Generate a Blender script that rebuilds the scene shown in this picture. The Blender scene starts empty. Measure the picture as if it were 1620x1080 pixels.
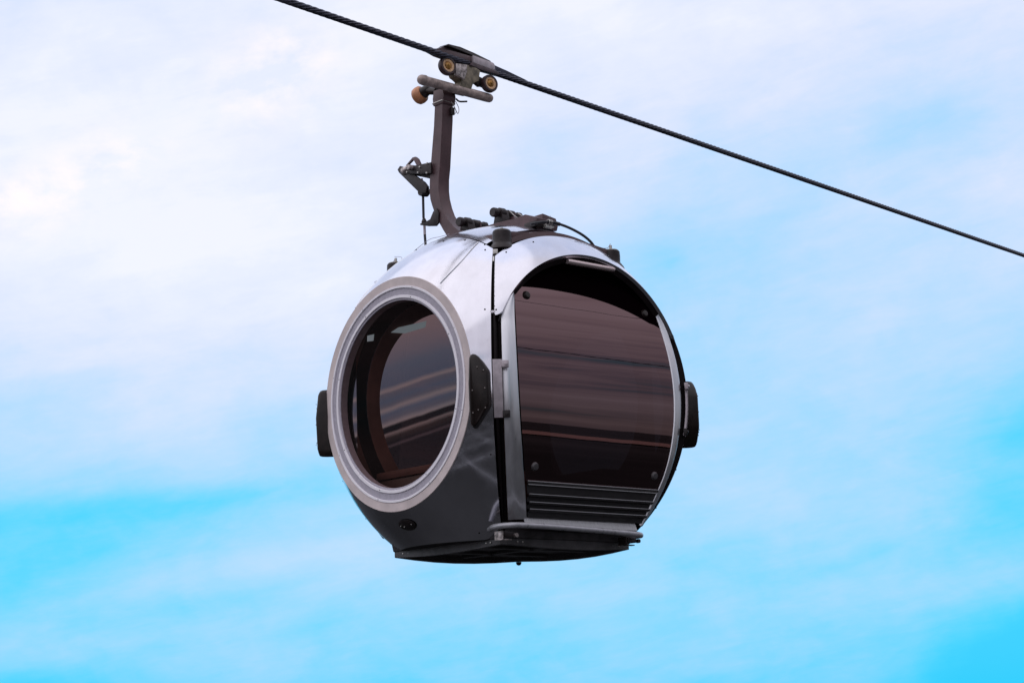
import bpy, bmesh, math, random
from mathutils import Vector, Matrix, Quaternion
random.seed(7)
R_ = math.radians
pi = math.pi
sc = bpy.context.scene
COL = sc.collection

# ------------------------------------------------------------------ camera
cam_d = bpy.data.cameras.new("camera")
cam = bpy.data.objects.new("camera", cam_d)
COL.objects.link(cam)
CP = Vector((-7.596, -8.602, -1.799))
CF = Vector((0.653, 0.734, 0.188)).normalized()
CR = Vector((0.750, -0.660, -0.031))
CR = (CR - CR.dot(CF) * CF).normalized()
CU = CR.cross(CF).normalized()
rot = Matrix((CR, CU, -CF)).transposed().to_4x4()
cam.matrix_world = Matrix.Translation(CP) @ rot
cam_d.sensor_width = 36.0
cam_d.lens = 3000.0 / 1620.0 * 36.0
cam_d.clip_start = 0.1
cam_d.clip_end = 20000
sc.camera = cam

# ------------------------------------------------------------------ exposure
sc.view_settings.view_transform = 'Standard'
sc.view_settings.look = 'None'
sc.view_settings.exposure = 0
sc.view_settings.gamma = 1
sc.view_settings.use_curve_mapping = False

# ------------------------------------------------------------------ sky
SUN_EL = 58.0
SUN_AZ = 312.0      # compass: from +y clockwise
world = bpy.data.worlds.new("World")
sc.world = world
world.use_nodes = True
wn, wl = world.node_tree.nodes, world.node_tree.links
wn.clear()


def N(tree, typ, **kw):
    n = tree.nodes.new(typ)
    for k, v in kw.items():
        if k == 'ins':
            for a, b in v.items():
                n.inputs[a].default_value = b
        else:
            setattr(n, k, v)
    return n


T = world.node_tree


def mth(op, a, b=None, c=None, tree=None):
    tree = tree or T
    n = tree.nodes.new('ShaderNodeMath')
    n.operation = op
    for i, v in enumerate((a, b, c)):
        if v is None:
            continue
        if isinstance(v, (int, float)):
            n.inputs[i].default_value = v
        else:
            tree.links.new(v, n.inputs[i])
    return n.outputs[0]


tc = N(T, 'ShaderNodeTexCoord')
sep = N(T, 'ShaderNodeSeparateXYZ')
wl.new(tc.outputs['Generated'], sep.inputs[0])
dx, dy, dz = sep.outputs
el = mth('MULTIPLY', mth('ARCSINE', dz), 180 / pi)                     # degrees above horizon
vx, vy = math.sin(R_(41.66)), math.cos(R_(41.66))                      # bearing of the big cloud edge
fwd = mth('ADD', mth('MULTIPLY', dx, vx), mth('MULTIPLY', dy, vy))
rgt = mth('SUBTRACT', mth('MULTIPLY', dx, vy), mth('MULTIPLY', dy, vx))
az = mth('MULTIPLY', mth('ARCTAN2', rgt, fwd), 180 / pi)               # degrees to the right of that bearing


def wnoise(sx, sy, scale, detail=5, rough=0.55, off=0.0, dist=0.0, tilt=-0.22):
    cmb = N(T, 'ShaderNodeCombineXYZ')
    wl.new(mth('MULTIPLY', az, sx), cmb.inputs[0])
    wl.new(mth('ADD', mth('MULTIPLY', el, sy), mth('MULTIPLY', az, tilt * sy)), cmb.inputs[1])
    cmb.inputs[2].default_value = off
    n = N(T, 'ShaderNodeTexNoise', ins={'Scale': scale, 'Detail': detail, 'Roughness': rough, 'Distortion': dist})
    wl.new(cmb.outputs[0], n.inputs['Vector'])
    return n.outputs['Fac']


def bump_(a0, e0, sa, se, slope=0.0):
    """soft patch of cloud (or clear air) around a bearing and a height"""
    da = mth('DIVIDE', mth('SUBTRACT', az, a0), sa)
    de = mth('DIVIDE', mth('SUBTRACT', mth('SUBTRACT', el, e0), mth('MULTIPLY', mth('SUBTRACT', az, a0), slope)), se)
    q = mth('ADD', mth('MULTIPLY', da, da), mth('MULTIPLY', de, de))
    return mth('EXPONENT', mth('MULTIPLY', q, -1.0))


n_big = wnoise(0.08, 0.22, 1.0, 5, 0.55, 3.1, 0.4)
n_str = wnoise(0.10, 0.75, 1.0, 6, 0.6, 8.7, 0.3)
n_puf = wnoise(0.30, 0.42, 1.0, 7, 0.60, 1.7, 0.25, -0.05)
# cloudiness rises with height above the horizon
mr = N(T, 'ShaderNodeMapRange', ins={'From Min': 0.0, 'From Max': 20.0, 'To Min': 0.31, 'To Max': 0.80})
wl.new(el, mr.inputs['Value'])
base = mr.outputs[0]
terms = [
    (bump_(-11.5, 14.2, 10.0, 4.6, -0.05), 0.36),
    (bump_(14.0, 8.0, 7.0, 6.0, 0.0), -0.06),
    (bump_(-9.0, 8.2, 7.0, 2.2, 0.10), 0.05),
    (bump_(3.0, 20.5, 9.0, 3.2, 0.0), 0.12),
    (bump_(5.5, 12.8, 4.5, 3.0, 0.2), -0.16),
    (bump_(15.5, 7.0, 3.0, 3.0, 0.0), -0.16),
    (bump_(0.0, 2.0, 14.0, 2.2, 0.0), -0.03),
    (bump_(13.0, 16.5, 5.0, 1.2, 0.12), -0.13),
    (bump_(11.5, 10.0, 4.5, 2.2, 0.1), 0.07),
    (bump_(15.5, 1.0, 4.2, 1.5, 0.22), -0.46),
    (bump_(11.0, 2.9, 6.0, 0.8, 0.1), 0.05),
    (bump_(-16.5, 4.6, 8.0, 3.0, 0.10), -0.17),
    (bump_(-10.0, 6.2, 6.0, 0.55, 0.10), -0.17),
    (bump_(-15.0, 1.0, 3.0, 0.5, 0.0), -0.18),
    (bump_(-8.0, 4.3, 4.5, 0.55, 0.16), 0.13),
    (bump_(-14.5, 2.2, 3.0, 0.8, 0.0), 0.10),
]
acc = base
for t_, k_ in terms:
    acc = mth('ADD', acc, mth('MULTIPLY', t_, k_))
acc = mth('ADD', acc, mth('MULTIPLY', mth('SUBTRACT', n_big, 0.5), 0.26))
acc = mth('ADD', acc, mth('MULTIPLY', mth('SUBTRACT', n_str, 0.5), 0.20))
acc = mth('ADD', acc, mth('MULTIPLY', mth('SUBTRACT', n_puf, 0.5), 0.34))
ramp = N(T, 'ShaderNodeValToRGB')
cr = ramp.color_ramp
cr.interpolation = 'B_SPLINE'
stops = [(0.0, (0.0, 0.60, 0.98)), (0.14, (0.02, 0.64, 1.0)), (0.30, (0.18, 0.66, 1.0)), (0.46, (0.38, 0.68, 1.0)),
         (0.62, (0.53, 0.72, 1.0)), (0.78, (0.72, 0.78, 1.0)), (0.92, (0.82, 0.86, 1.0)), (1.0, (0.90, 0.91, 1.0))]
while len(cr.elements) < len(stops):
    cr.elements.new(0.5)
for e_, (p_, c_) in zip(cr.elements, stops):
    e_.position = p_
    e_.color = (*c_, 1)
wl.new(acc, ramp.inputs[0])
n_fin = wnoise(0.5, 1.9, 1.0, 7, 0.65, 12.3, 0.6, -0.15)
acc2 = mth('ADD', acc, mth('MULTIPLY', mth('SUBTRACT', n_fin, 0.5), 0.13))
wl.new(acc2, ramp.inputs[0])
# sunlit cloud tops: small warm-white patches
puf = mth('MULTIPLY', mth('MAXIMUM', mth('SUBTRACT', wnoise(0.42, 0.60, 1.0, 8, 0.60, 5.5, 0.2, -0.1), 0.42), 0.0), 5.0)
pm = mth('ADD', mth('ADD', bump_(-14.3, 15.2, 2.6, 1.0, 0.35), bump_(-7.2, 18.9, 1.9, 1.4, 0.2)),
         mth('MULTIPLY', bump_(-11.8, 16.5, 1.4, 0.8, 0.2), 0.7))
pf = mth('MINIMUM', mth('MULTIPLY', puf, pm), 1.0)
mixw = N(T, 'ShaderNodeMix', data_type='RGBA')
wl.new(pf, mixw.inputs['Factor'])
wl.new(ramp.outputs[0], mixw.inputs['A'])
mixw.inputs['B'].default_value = (1.05, 0.97, 0.95, 1)
# away from the picture's bearing the clouds lose their blue and thin towards the horizon
back = N(T, 'ShaderNodeMapRange', ins={'From Min': 0.93, 'From Max': 0.55, 'To Min': 0.0, 'To Max': 1.0})
flat = mth('DIVIDE', fwd, mth('SQRT', mth('MAXIMUM', mth('SUBTRACT', 1.0, mth('MULTIPLY', dz, dz)), 0.001)))
wl.new(flat, back.inputs['Value'])
ramp2 = N(T, 'ShaderNodeValToRGB')
c2 = ramp2.color_ramp
st2 = [(0.0, (0.0, 0.62, 0.80)), (0.22, (0.14, 0.44, 0.56)), (0.42, (0.58, 0.55, 0.64)), (0.66, (0.82, 0.78, 0.84)), (1.0, (0.92, 0.92, 1.0))]
while len(c2.elements) < len(st2):
    c2.elements.new(0.5)
for e_, (p_, c_) in zip(c2.elements, st2):
    e_.position = p_
    e_.color = (*c_, 1)
nb = N(T, 'ShaderNodeTexNoise', ins={'Scale': 1.0, 'Detail': 5, 'Roughness': 0.55, 'Distortion': 0.9})
cb = N(T, 'ShaderNodeCombineXYZ')
wl.new(mth('MULTIPLY', dx, 2.2), cb.inputs[0])
wl.new(mth('MULTIPLY', dy, 2.2), cb.inputs[1])
wl.new(mth('MULTIPLY', dz, 12.0), cb.inputs[2])
wl.new(cb.outputs[0], nb.inputs['Vector'])
hi = N(T, 'ShaderNodeMapRange', ins={'From Min': 0.35, 'From Max': 0.75, 'To Min': 0.0, 'To Max': 1.0})
wl.new(dz, hi.inputs['Value'])
amp = mth('SUBTRACT', 2.0, mth('MULTIPLY', hi.outputs[0], 1.5))
wl.new(mth('ADD', mth('MULTIPLY', mth('SUBTRACT', nb.outputs['Fac'], 0.5), amp), mth('ADD', mth('ADD', 0.44, mth('MULTIPLY', dz, 0.35)), mth('MULTIPLY', hi.outputs[0], 0.12))), ramp2.inputs[0])
dk = N(T, 'ShaderNodeMapRange', ins={'From Min': 2.0, 'From Max': 40.0, 'To Min': 0.28, 'To Max': 1.0})
wl.new(mth('ADD', el, mth('MULTIPLY', mth('SUBTRACT', nb.outputs['Fac'], 0.5), 18.0)), dk.inputs['Value'])
dkm = N(T, 'ShaderNodeVectorMath', operation='SCALE')
wl.new(ramp2.outputs[0], dkm.inputs[0])
dmr = N(T, 'ShaderNodeMapRange', ins={'From Min': -0.1, 'From Max': 0.65, 'To Min': 0.0, 'To Max': 1.0})
hl = mth('SQRT', mth('MAXIMUM', mth('SUBTRACT', 1.0, mth('MULTIPLY', dz, dz)), 0.001))
wl.new(mth('DIVIDE', mth('SUBTRACT', mth('MULTIPLY', dx, 0.66), mth('MULTIPLY', dy, 0.75)), hl), dmr.inputs['Value'])
wl.new(mth('SUBTRACT', 1.0, mth('MULTIPLY', mth('SUBTRACT', 1.0, dk.outputs[0]), dmr.outputs[0])), dkm.inputs['Scale'])
mixb = N(T, 'ShaderNodeMix', data_type='RGBA')
wl.new(back.outputs[0], mixb.inputs['Factor'])
wl.new(mixw.outputs['Result'], mixb.inputs['A'])
wl.new(dkm.outputs[0], mixb.inputs['B'])
sky = N(T, 'ShaderNodeTexSky')
sky.sky_type = 'NISHITA'
sky.sun_disc = False
sky.sun_elevation = R_(SUN_EL)
sky.sun_rotation = R_(SUN_AZ)
bg1 = N(T, 'ShaderNodeBackground', ins={'Strength': 0.012})
wl.new(sky.outputs[0], bg1.inputs['Color'])
bg2 = N(T, 'ShaderNodeBackground', ins={'Strength': 0.98})
wl.new(mixb.outputs['Result'], bg2.inputs['Color'])
adds = N(T, 'ShaderNodeAddShader')
wl.new(bg1.outputs[0], adds.inputs[0])
wl.new(bg2.outputs[0], adds.inputs[1])
wo = N(T, 'ShaderNodeOutputWorld')
wl.new(adds.outputs[0], wo.inputs[0])

# ------------------------------------------------------------------ sun
sl = bpy.data.lights.new("sun", 'SUN')
sl.energy = 0.55
sl.angle = R_(88)
sl.color = (1.0, 0.97, 0.95)
so = bpy.data.objects.new("sun", sl)
COL.objects.link(so)
sd = Vector((math.sin(R_(SUN_AZ)) * math.cos(R_(SUN_EL)), math.cos(R_(SUN_AZ)) * math.cos(R_(SUN_EL)), math.sin(R_(SUN_EL))))
so.rotation_euler = sd.to_track_quat('Z', 'Y').to_euler()
so.location = sd * 40


# ------------------------------------------------------------------ materials
def principled(name, col, rough=0.5, metal=0.0, coat=0.0, spec=0.5, vary=0.0, vscale=12.0, bump=0.0, bscale=80.0,
               rvary=0.0, streak=None):
    m = bpy.data.materials.new(name)
    m.use_nodes = True
    t = m.node_tree
    b = t.nodes['Principled BSDF']
    b.inputs['Base Color'].default_value = (*col, 1)
    b.inputs['Roughness'].default_value = rough
    b.inputs['Metallic'].default_value = metal
    b.inputs['Coat Weight'].default_value = coat
    b.inputs['Coat Roughness'].default_value = 0.08
    b.inputs['Specular IOR Level'].default_value = spec
    c = t.nodes.new('ShaderNodeTexCoord')
    src = c.outputs['Object']
    if streak:
        mp = t.nodes.new('ShaderNodeMapping')
        mp.inputs['Scale'].default_value = streak
        t.links.new(src, mp.inputs[0])
        src = mp.outputs[0]
    if vary or rvary:
        n = t.nodes.new('ShaderNodeTexNoise')
        n.inputs['Scale'].default_value = vscale
        n.inputs['Detail'].default_value = 6
        n.inputs['Roughness'].default_value = 0.6
        t.links.new(src, n.inputs['Vector'])
        if vary:
            mx = t.nodes.new('ShaderNodeMix')
            mx.data_type = 'RGBA'
            mx.inputs['A'].default_value = (*[max(0, x * (1 - vary)) for x in col], 1)
            mx.inputs['B'].default_value = (*[min(1, x * (1 + vary)) for x in col], 1)
            mq = t.nodes.new('ShaderNodeMapRange')
            mq.inputs['From Min'].default_value = 0.36
            mq.inputs['From Max'].default_value = 0.64
            t.links.new(n.outputs['Fac'], mq.inputs['Value'])
            t.links.new(mq.outputs[0], mx.inputs['Factor'])
            t.links.new(mx.outputs['Result'], b.inputs['Base Color'])
        if rvary:
            mr_ = t.nodes.new('ShaderNodeMapRange')
            mr_.inputs['From Min'].default_value = 0.3
            mr_.inputs['From Max'].default_value = 0.7
            mr_.inputs['To Min'].default_value = max(0.02, rough - rvary)
            mr_.inputs['To Max'].default_value = rough + rvary
            t.links.new(n.outputs['Fac'], mr_.inputs['Value'])
            t.links.new(mr_.outputs[0], b.inputs['Roughness'])
    if bump:
        n2 = t.nodes.new('ShaderNodeTexNoise')
        n2.inputs['Scale'].default_value = bscale
        n2.inputs['Detail'].default_value = 4
        t.links.new(src, n2.inputs['Vector'])
        bp = t.nodes.new('ShaderNodeBump')
        bp.inputs['Strength'].default_value = bump
        bp.inputs['Distance'].default_value = 0.01
        t.links.new(n2.outputs['Fac'], bp.inputs['Height'])
        t.links.new(bp.outputs[0], b.inputs['Normal'])
    return m


M = {}
M['shell'] = principled('polished_silver_shell', (0.67, 0.66, 0.72), 0.15, 1.0, vary=0.05, vscale=2.6, bump=0.03, bscale=2.2, rvary=0.05, streak=(3.2, 3.2, 0.8))
M['brushed'] = principled('brushed_aluminium', (0.78, 0.78, 0.82), 0.32, 0.9, vary=0.06, vscale=5, rvary=0.05, streak=(5, 5, 0.6))
M['ring_tan'] = principled('matte_taupe_ring', (0.66, 0.56, 0.55), 0.42, 0.1, vary=0.12, vscale=7, rvary=0.06)
M['ring_grey'] = principled('grey_rubber_band', (0.44, 0.41, 0.48), 0.5, vary=0.10, vscale=50, bump=0.15, bscale=300)
M['ring_white'] = principled('white_trim', (0.93, 0.89, 0.95), 0.3, vary=0.03)
M['black'] = principled('black_coated_hull', (0.008, 0.005, 0.006), 0.5, spec=0.12, vary=0.3, vscale=9)
M['reflection_black'] = principled('black_reflection_paint', (0.003, 0.001, 0.002), 0.6, spec=0.0)  # dark reflection in the door glass, given as a flat black colour
M['bumper'] = principled('black_bumper_rubber', (0.019, 0.013, 0.012), 0.34, spec=0.3, vary=0.25, vscale=25, bump=0.05)
M['lining'] = principled('brown_cabin_lining', (0.085, 0.042, 0.037), 0.6, spec=0.15, vary=0.15, vscale=6)
M['lining_warm'] = principled('warm_brown_door_lining', (0.19, 0.10, 0.085), 0.6, spec=0.1, vary=0.2, vscale=5)
M['lining_dark'] = principled('black_inner_seal', (0.005, 0.003, 0.004), 0.7, spec=0.08)
M['hanger'] = principled('maroon_brown_steel', (0.100, 0.056, 0.062), 0.45, 0.1, vary=0.18, vscale=10, bump=0.06, bscale=120)
M['steel_dark'] = principled('oily_dark_steel', (0.020, 0.014, 0.015), 0.4, 0.3, vary=0.35, vscale=30, bump=0.12, bscale=150)
M['steel_mid'] = principled('worn_grey_steel', (0.40, 0.35, 0.34), 0.4, 0.45, vary=0.8, vscale=34, bump=0.15, bscale=160)
M['tube'] = principled('weathered_taupe_tube', (0.44, 0.35, 0.32), 0.5, 0.2, vary=0.35, vscale=30, bump=0.12, bscale=180)
M['galv'] = principled('galvanised_fittings', (0.55, 0.53, 0.50), 0.35, 0.8, vary=0.2, vscale=40)
M['bracket'] = principled('greasy_olive_casting', (0.19, 0.16, 0.115), 0.45, 0.3, vary=0.5, vscale=18, bump=0.2, bscale=90)
M['cream'] = principled('cream_wheel_disc', (0.72, 0.46, 0.26), 0.5, vary=0.25, vscale=30)
M['hub'] = principled('rusty_hub', (0.42, 0.22, 0.05), 0.5, 0.2, vary=0.4, vscale=50)
M['tyre'] = principled('dark_brown_tyre', (0.045, 0.022, 0.025), 0.45, vary=0.2)
M['orange'] = principled('orange_polyurethane', (0.62, 0.27, 0.13), 0.4, vary=0.25, vscale=18)
M['grip'] = principled('dark_grip_steel', (0.075, 0.05, 0.058), 0.42, 0.3, vary=0.3, vscale=25, bump=0.1, bscale=120)
M['plate'] = principled('pale_grip_plate', (0.50, 0.44, 0.47), 0.4, 0.4, vary=0.15, vscale=30)
M['rope'] = principled('galvanised_black_rope', (0.060, 0.060, 0.085), 0.36, 0.7, vary=0.35, vscale=60)
M['kick'] = principled('dark_ribbed_panel', (0.030, 0.028, 0.030), 0.42, vary=0.15, vscale=20)
M['riblip'] = principled('bright_rib_lip', (0.55, 0.54, 0.56), 0.35, 0.8)
M['rail'] = principled('step_rail_steel', (0.40, 0.40, 0.43), 0.30, 0.35, vary=0.12, vscale=20, rvary=0.05)
M['sill'] = principled('brushed_door_sill', (0.50, 0.50, 0.52), 0.5, 0.15, vary=0.12, vscale=30, streak=(6, 1, 1))
M['tray'] = principled('dark_floor_tray', (0.060, 0.056, 0.060), 0.45, 0.2, vary=0.3, vscale=14, bump=0.08, bscale=60)
M['seat'] = principled('brown_bench', (0.05, 0.028, 0.024), 0.6, vary=0.2)
M['slat'] = principled('tan_wood_slats', (0.42, 0.25, 0.18), 0.5, vary=0.3, vscale=8, streak=(0.4, 3, 3))
M['hose'] = principled('black_hose', (0.012, 0.012, 0.018), 0.4)
M['bolt_grey'] = principled('smoky_bolt_caps', (0.07, 0.065, 0.07), 0.4)
M['chrome'] = principled('satin_lamp_housing', (0.75, 0.62, 0.62), 0.3, 0.7)


def glass(name, tint, refl, rcol):
    m = bpy.data.materials.new(name)
    m.use_nodes = True
    t = m.node_tree
    t.nodes.clear()
    tr = N(t, 'ShaderNodeBsdfTransparent', ins={'Color': (*tint, 1)})
    gl = N(t, 'ShaderNodeBsdfGlossy', ins={'Color': (*rcol, 1), 'Roughness': 0.012})
    mx = N(t, 'ShaderNodeMixShader')
    ge = N(t, 'ShaderNodeNewGeometry')
    dt = N(t, 'ShaderNodeVectorMath', operation='DOT_PRODUCT')
    t.links.new(ge.outputs['Incoming'], dt.inputs[0])
    t.links.new(ge.outputs['Normal'], dt.inputs[1])
    om = mth('SUBTRACT', 1.0, mth('ABSOLUTE', dt.outputs['Value'], tree=t), tree=t)
    f = mth('ADD', mth('MULTIPLY', mth('POWER', om, 5.0, tree=t), 0.9, tree=t), refl, tree=t)
    f = mth('MINIMUM', f, 1.0, tree=t)
    nz = N(t, 'ShaderNodeTexNoise', ins={'Scale': 1.6, 'Detail': 2})
    cc = N(t, 'ShaderNodeTexCoord')
    t.links.new(cc.outputs['Object'], nz.inputs['Vector'])
    bp = N(t, 'ShaderNodeBump', ins={'Strength': 0.06, 'Distance': 0.02})
    t.links.new(nz.outputs['Fac'], bp.inputs['Height'])
    t.links.new(bp.outputs[0], gl.inputs['Normal'])
    t.links.new(f, mx.inputs[0])
    t.links.new(tr.outputs[0], mx.inputs[1])
    t.links.new(gl.outputs[0], mx.inputs[2])
    o = N(t, 'ShaderNodeOutputMaterial')
    t.links.new(mx.outputs[0], o.inputs[0])
    return m


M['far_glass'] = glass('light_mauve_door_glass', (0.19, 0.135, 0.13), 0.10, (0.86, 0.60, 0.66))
M['door_glass'] = glass('mauve_tinted_door_glass', (0.028, 0.021, 0.023), 0.17, (0.92, 0.60, 0.63))
M['rear_glass'] = glass('dark_rear_window_glass', (0.20, 0.16, 0.155), 0.03, (0.8, 0.8, 0.85))
M['win_glass'] = glass('clear_brown_window_glass', (0.76, 0.65, 0.62), 0.003, (0.55, 0.42, 0.40))


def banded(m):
    """soft slanted bands standing in for reflections on the far door's glass"""
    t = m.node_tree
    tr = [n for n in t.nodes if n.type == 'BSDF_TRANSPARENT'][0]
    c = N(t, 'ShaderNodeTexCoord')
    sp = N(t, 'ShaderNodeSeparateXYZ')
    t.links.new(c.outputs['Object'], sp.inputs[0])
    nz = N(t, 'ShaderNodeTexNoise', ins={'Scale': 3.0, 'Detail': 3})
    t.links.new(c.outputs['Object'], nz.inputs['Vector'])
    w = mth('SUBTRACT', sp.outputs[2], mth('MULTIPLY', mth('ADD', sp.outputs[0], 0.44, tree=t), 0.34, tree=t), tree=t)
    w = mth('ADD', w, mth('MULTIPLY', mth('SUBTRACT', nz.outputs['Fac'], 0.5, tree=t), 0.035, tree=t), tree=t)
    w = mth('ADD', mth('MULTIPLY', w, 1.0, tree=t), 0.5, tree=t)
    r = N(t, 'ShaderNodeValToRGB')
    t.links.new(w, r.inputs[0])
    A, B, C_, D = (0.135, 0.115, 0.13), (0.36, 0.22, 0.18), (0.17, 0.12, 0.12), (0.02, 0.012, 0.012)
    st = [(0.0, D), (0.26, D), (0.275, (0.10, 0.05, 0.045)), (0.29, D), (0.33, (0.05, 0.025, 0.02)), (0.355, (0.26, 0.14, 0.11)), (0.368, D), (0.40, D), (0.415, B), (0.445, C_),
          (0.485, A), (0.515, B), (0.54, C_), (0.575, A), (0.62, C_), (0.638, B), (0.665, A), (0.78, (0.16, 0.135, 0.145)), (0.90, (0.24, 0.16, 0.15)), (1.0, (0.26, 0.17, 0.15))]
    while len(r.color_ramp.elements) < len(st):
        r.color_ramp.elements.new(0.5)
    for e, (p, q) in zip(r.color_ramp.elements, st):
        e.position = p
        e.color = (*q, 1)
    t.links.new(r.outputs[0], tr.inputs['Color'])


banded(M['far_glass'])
# ------------------------------------------------------------------ mesh helpers
def finish(bm, name, mat, parent=None, smooth=True, angle=35, loc=None):
    bmesh.ops.recalc_face_normals(bm, faces=bm.faces)
    me = bpy.data.meshes.new(name)
    bm.to_mesh(me)
    bm.free()
    me.materials.append(M[mat] if isinstance(mat, str) else mat)
    if smooth:
        for p in me.polygons:
            p.use_smooth = True
        try:
            me.set_sharp_from_angle(angle=R_(angle))
        except Exception:
            pass
    o = bpy.data.objects.new(name, me)
    COL.objects.link(o)
    if parent:
        o.parent = parent
    if loc:
        o.location = loc
    return o


def grid(bm, f, nu, nv, closeu=False, closev=False):
    V = [[bm.verts.new(f(i / nu, j / nv)) for j in range(nv + (0 if closev else 1))] for i in range(nu + (0 if closeu else 1))]
    for i in range(nu):
        for j in range(nv):
            i2 = (i + 1) % len(V)
            j2 = (j + 1) % len(V[0])
            q = [V[i][j], V[i2][j], V[i2][j2], V[i][j2]]
            try:
                bm.faces.new(q)
            except ValueError:
                pass
    return V


def patch(name, f, nu, nv, mat, parent, thick=0.0, closeu=False, side=-1, bevel=False):
    """sheet given by f(u,v); thick makes it a real plate (offset along the outward direction)"""
    bm = bmesh.new()
    V = grid(bm, f, nu, nv, closeu)
    if thick:
        V2 = []
        for row in V:
            r2 = []
            for v in row:
                c = v.co
                r2.append(bm.verts.new(c * (1 - thick / c.length)))
            V2.append(r2)
        n = len(V)
        m = len(V[0])
        for i in range(nu):
            for j in range(nv):
                i2 = (i + 1) % n
                bm.faces.new([V2[i][j], V2[i][j + 1], V2[i2][j + 1], V2[i2][j]])
        for i in range(nu):
            i2 = (i + 1) % n
            bm.faces.new([V[i][0], V2[i][0], V2[i2][0], V[i2][0]])
            bm.faces.new([V[i][m - 1], V[i2][m - 1], V2[i2][m - 1], V2[i][m - 1]])
        if not closeu:
            for j in range(nv):
                bm.faces.new([V[0][j], V[0][j + 1], V2[0][j + 1], V2[0][j]])
                bm.faces.new([V[n - 1][j], V2[n - 1][j], V2[n - 1][j + 1], V[n - 1][j + 1]])
    return finish(bm, name, mat, parent)


def tube_bm(bm, pts, r, seg=12, caps=True, closed=False, roundcap=False):
    pts = [Vector(p) for p in pts]
    n = len(pts)
    rad = r if isinstance(r, (list, tuple)) else [r] * n
    if roundcap:
        a, b = (pts[0] - pts[1]).normalized(), (pts[-1] - pts[-2]).normalized()
        r0, r1 = rad[0], rad[-1]
        A = [(pts[0] + a * r0 * math.sin(t), r0 * math.cos(t)) for t in (1.45, 1.1, 0.7, 0.35)]
        B = [(pts[-1] + b * r1 * math.sin(t), r1 * math.cos(t)) for t in (0.35, 0.7, 1.1, 1.45)]
        pts = [p for p, _ in A] + pts + [p for p, _ in B]
        rad = [q for _, q in A] + list(rad) + [q for _, q in B]
        n = len(pts)
    tan = []
    for i in range(n):
        if closed:
            d = pts[(i + 1) % n] - pts[i - 1]
        else:
            d = pts[min(i + 1, n - 1)] - pts[max(i - 1, 0)]
        tan.append(d.normalized())
    up = Vector((0, 0, 1)) if abs(tan[0].z) < 0.9 else Vector((1, 0, 0))
    nrm = (up - up.dot(tan[0]) * tan[0]).normalized()
    rings = []
    for i in range(n):
        nrm = (nrm - nrm.dot(tan[i]) * tan[i]).normalized()
        bi = tan[i].cross(nrm)
        rings.append([bm.verts.new(pts[i] + (nrm * math.cos(2 * pi * k / seg) + bi * math.sin(2 * pi * k / seg)) * rad[i]) for k in range(seg)])
    for i in range(n if closed else n - 1):
        a, b = rings[i], rings[(i + 1) % n]
        for k in range(seg):
            bm.faces.new([a[k], a[(k + 1) % seg], b[(k + 1) % seg], b[k]])
    if caps and not closed:
        bm.faces.new(list(reversed(rings[0])))
        bm.faces.new(rings[-1])


def tube(name, pts, r, mat, parent, seg=12, roundcap=False, closed=False):
    bm = bmesh.new()
    tube_bm(bm, pts, r, seg, roundcap=roundcap, closed=closed)
    return finish(bm, name, mat, parent)


def smooth_path(ctrl, n=8):
    """Catmull-Rom through the control points"""
    P = [Vector(c) for c in ctrl]
    P = [2 * P[0] - P[1]] + P + [2 * P[-1] - P[-2]]
    out = []
    for i in range(1, len(P) - 2):
        p0, p1, p2, p3 = P[i - 1:i + 3]
        for k in range(n):
            t = k / n
            out.append(0.5 * ((2 * p1) + (p2 - p0) * t + (2 * p0 - 5 * p1 + 4 * p2 - p3) * t * t + (3 * p1 - p0 - 3 * p2 + p3) * t ** 3))
    out.append(P[-2])
    return out


def prism_bm(bm, poly, origin, ax, ay, az_, depth, bev=0.0):
    """poly (list of 2D) in the frame ax, ay, extruded +-depth/2 along az_"""
    o, ax, ay, az_ = Vector(origin), Vector(ax), Vector(ay), Vector(az_)
    a = [bm.verts.new(o + ax * x + ay * y - az_ * depth / 2) for x, y in poly]
    b = [bm.verts.new(o + ax * x + ay * y + az_ * depth / 2) for x, y in poly]
    fs = [bm.faces.new(a), bm.faces.new(list(reversed(b)))]
    n = len(poly)
    for i in range(n):
        fs.append(bm.faces.new([a[i], b[i], b[(i + 1) % n], a[(i + 1) % n]]))
    if bev:
        es = list({e for f in fs for e in f.edges})
        bmesh.ops.bevel(bm, geom=es, offset=bev, segments=2, affect='EDGES', profile=0.6)


def prism(name, poly, origin, ax, ay, az_, depth, mat, parent, bev=0.0):
    bm = bmesh.new()
    prism_bm(bm, poly, origin, ax, ay, az_, depth, bev)
    return finish(bm, name, mat, parent, angle=30)


def box(name, c, s, mat, parent, bev=0.004, ax=(1, 0, 0), ay=(0, 1, 0), az_=(0, 0, 1)):
    hx, hy = s[0] / 2, s[1] / 2
    return prism(name, [(-hx, -hy), (hx, -hy), (hx, hy), (-hx, hy)], c, ax, ay, az_, s[2], mat, parent, bev)


def box_bm(bm, c, s, bev=0.0, ax=(1, 0, 0), ay=(0, 1, 0), az_=(0, 0, 1)):
    hx, hy = s[0] / 2, s[1] / 2
    prism_bm(bm, [(-hx, -hy), (hx, -hy), (hx, hy), (-hx, hy)], c, ax, ay, az_, s[2], bev)


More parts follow.
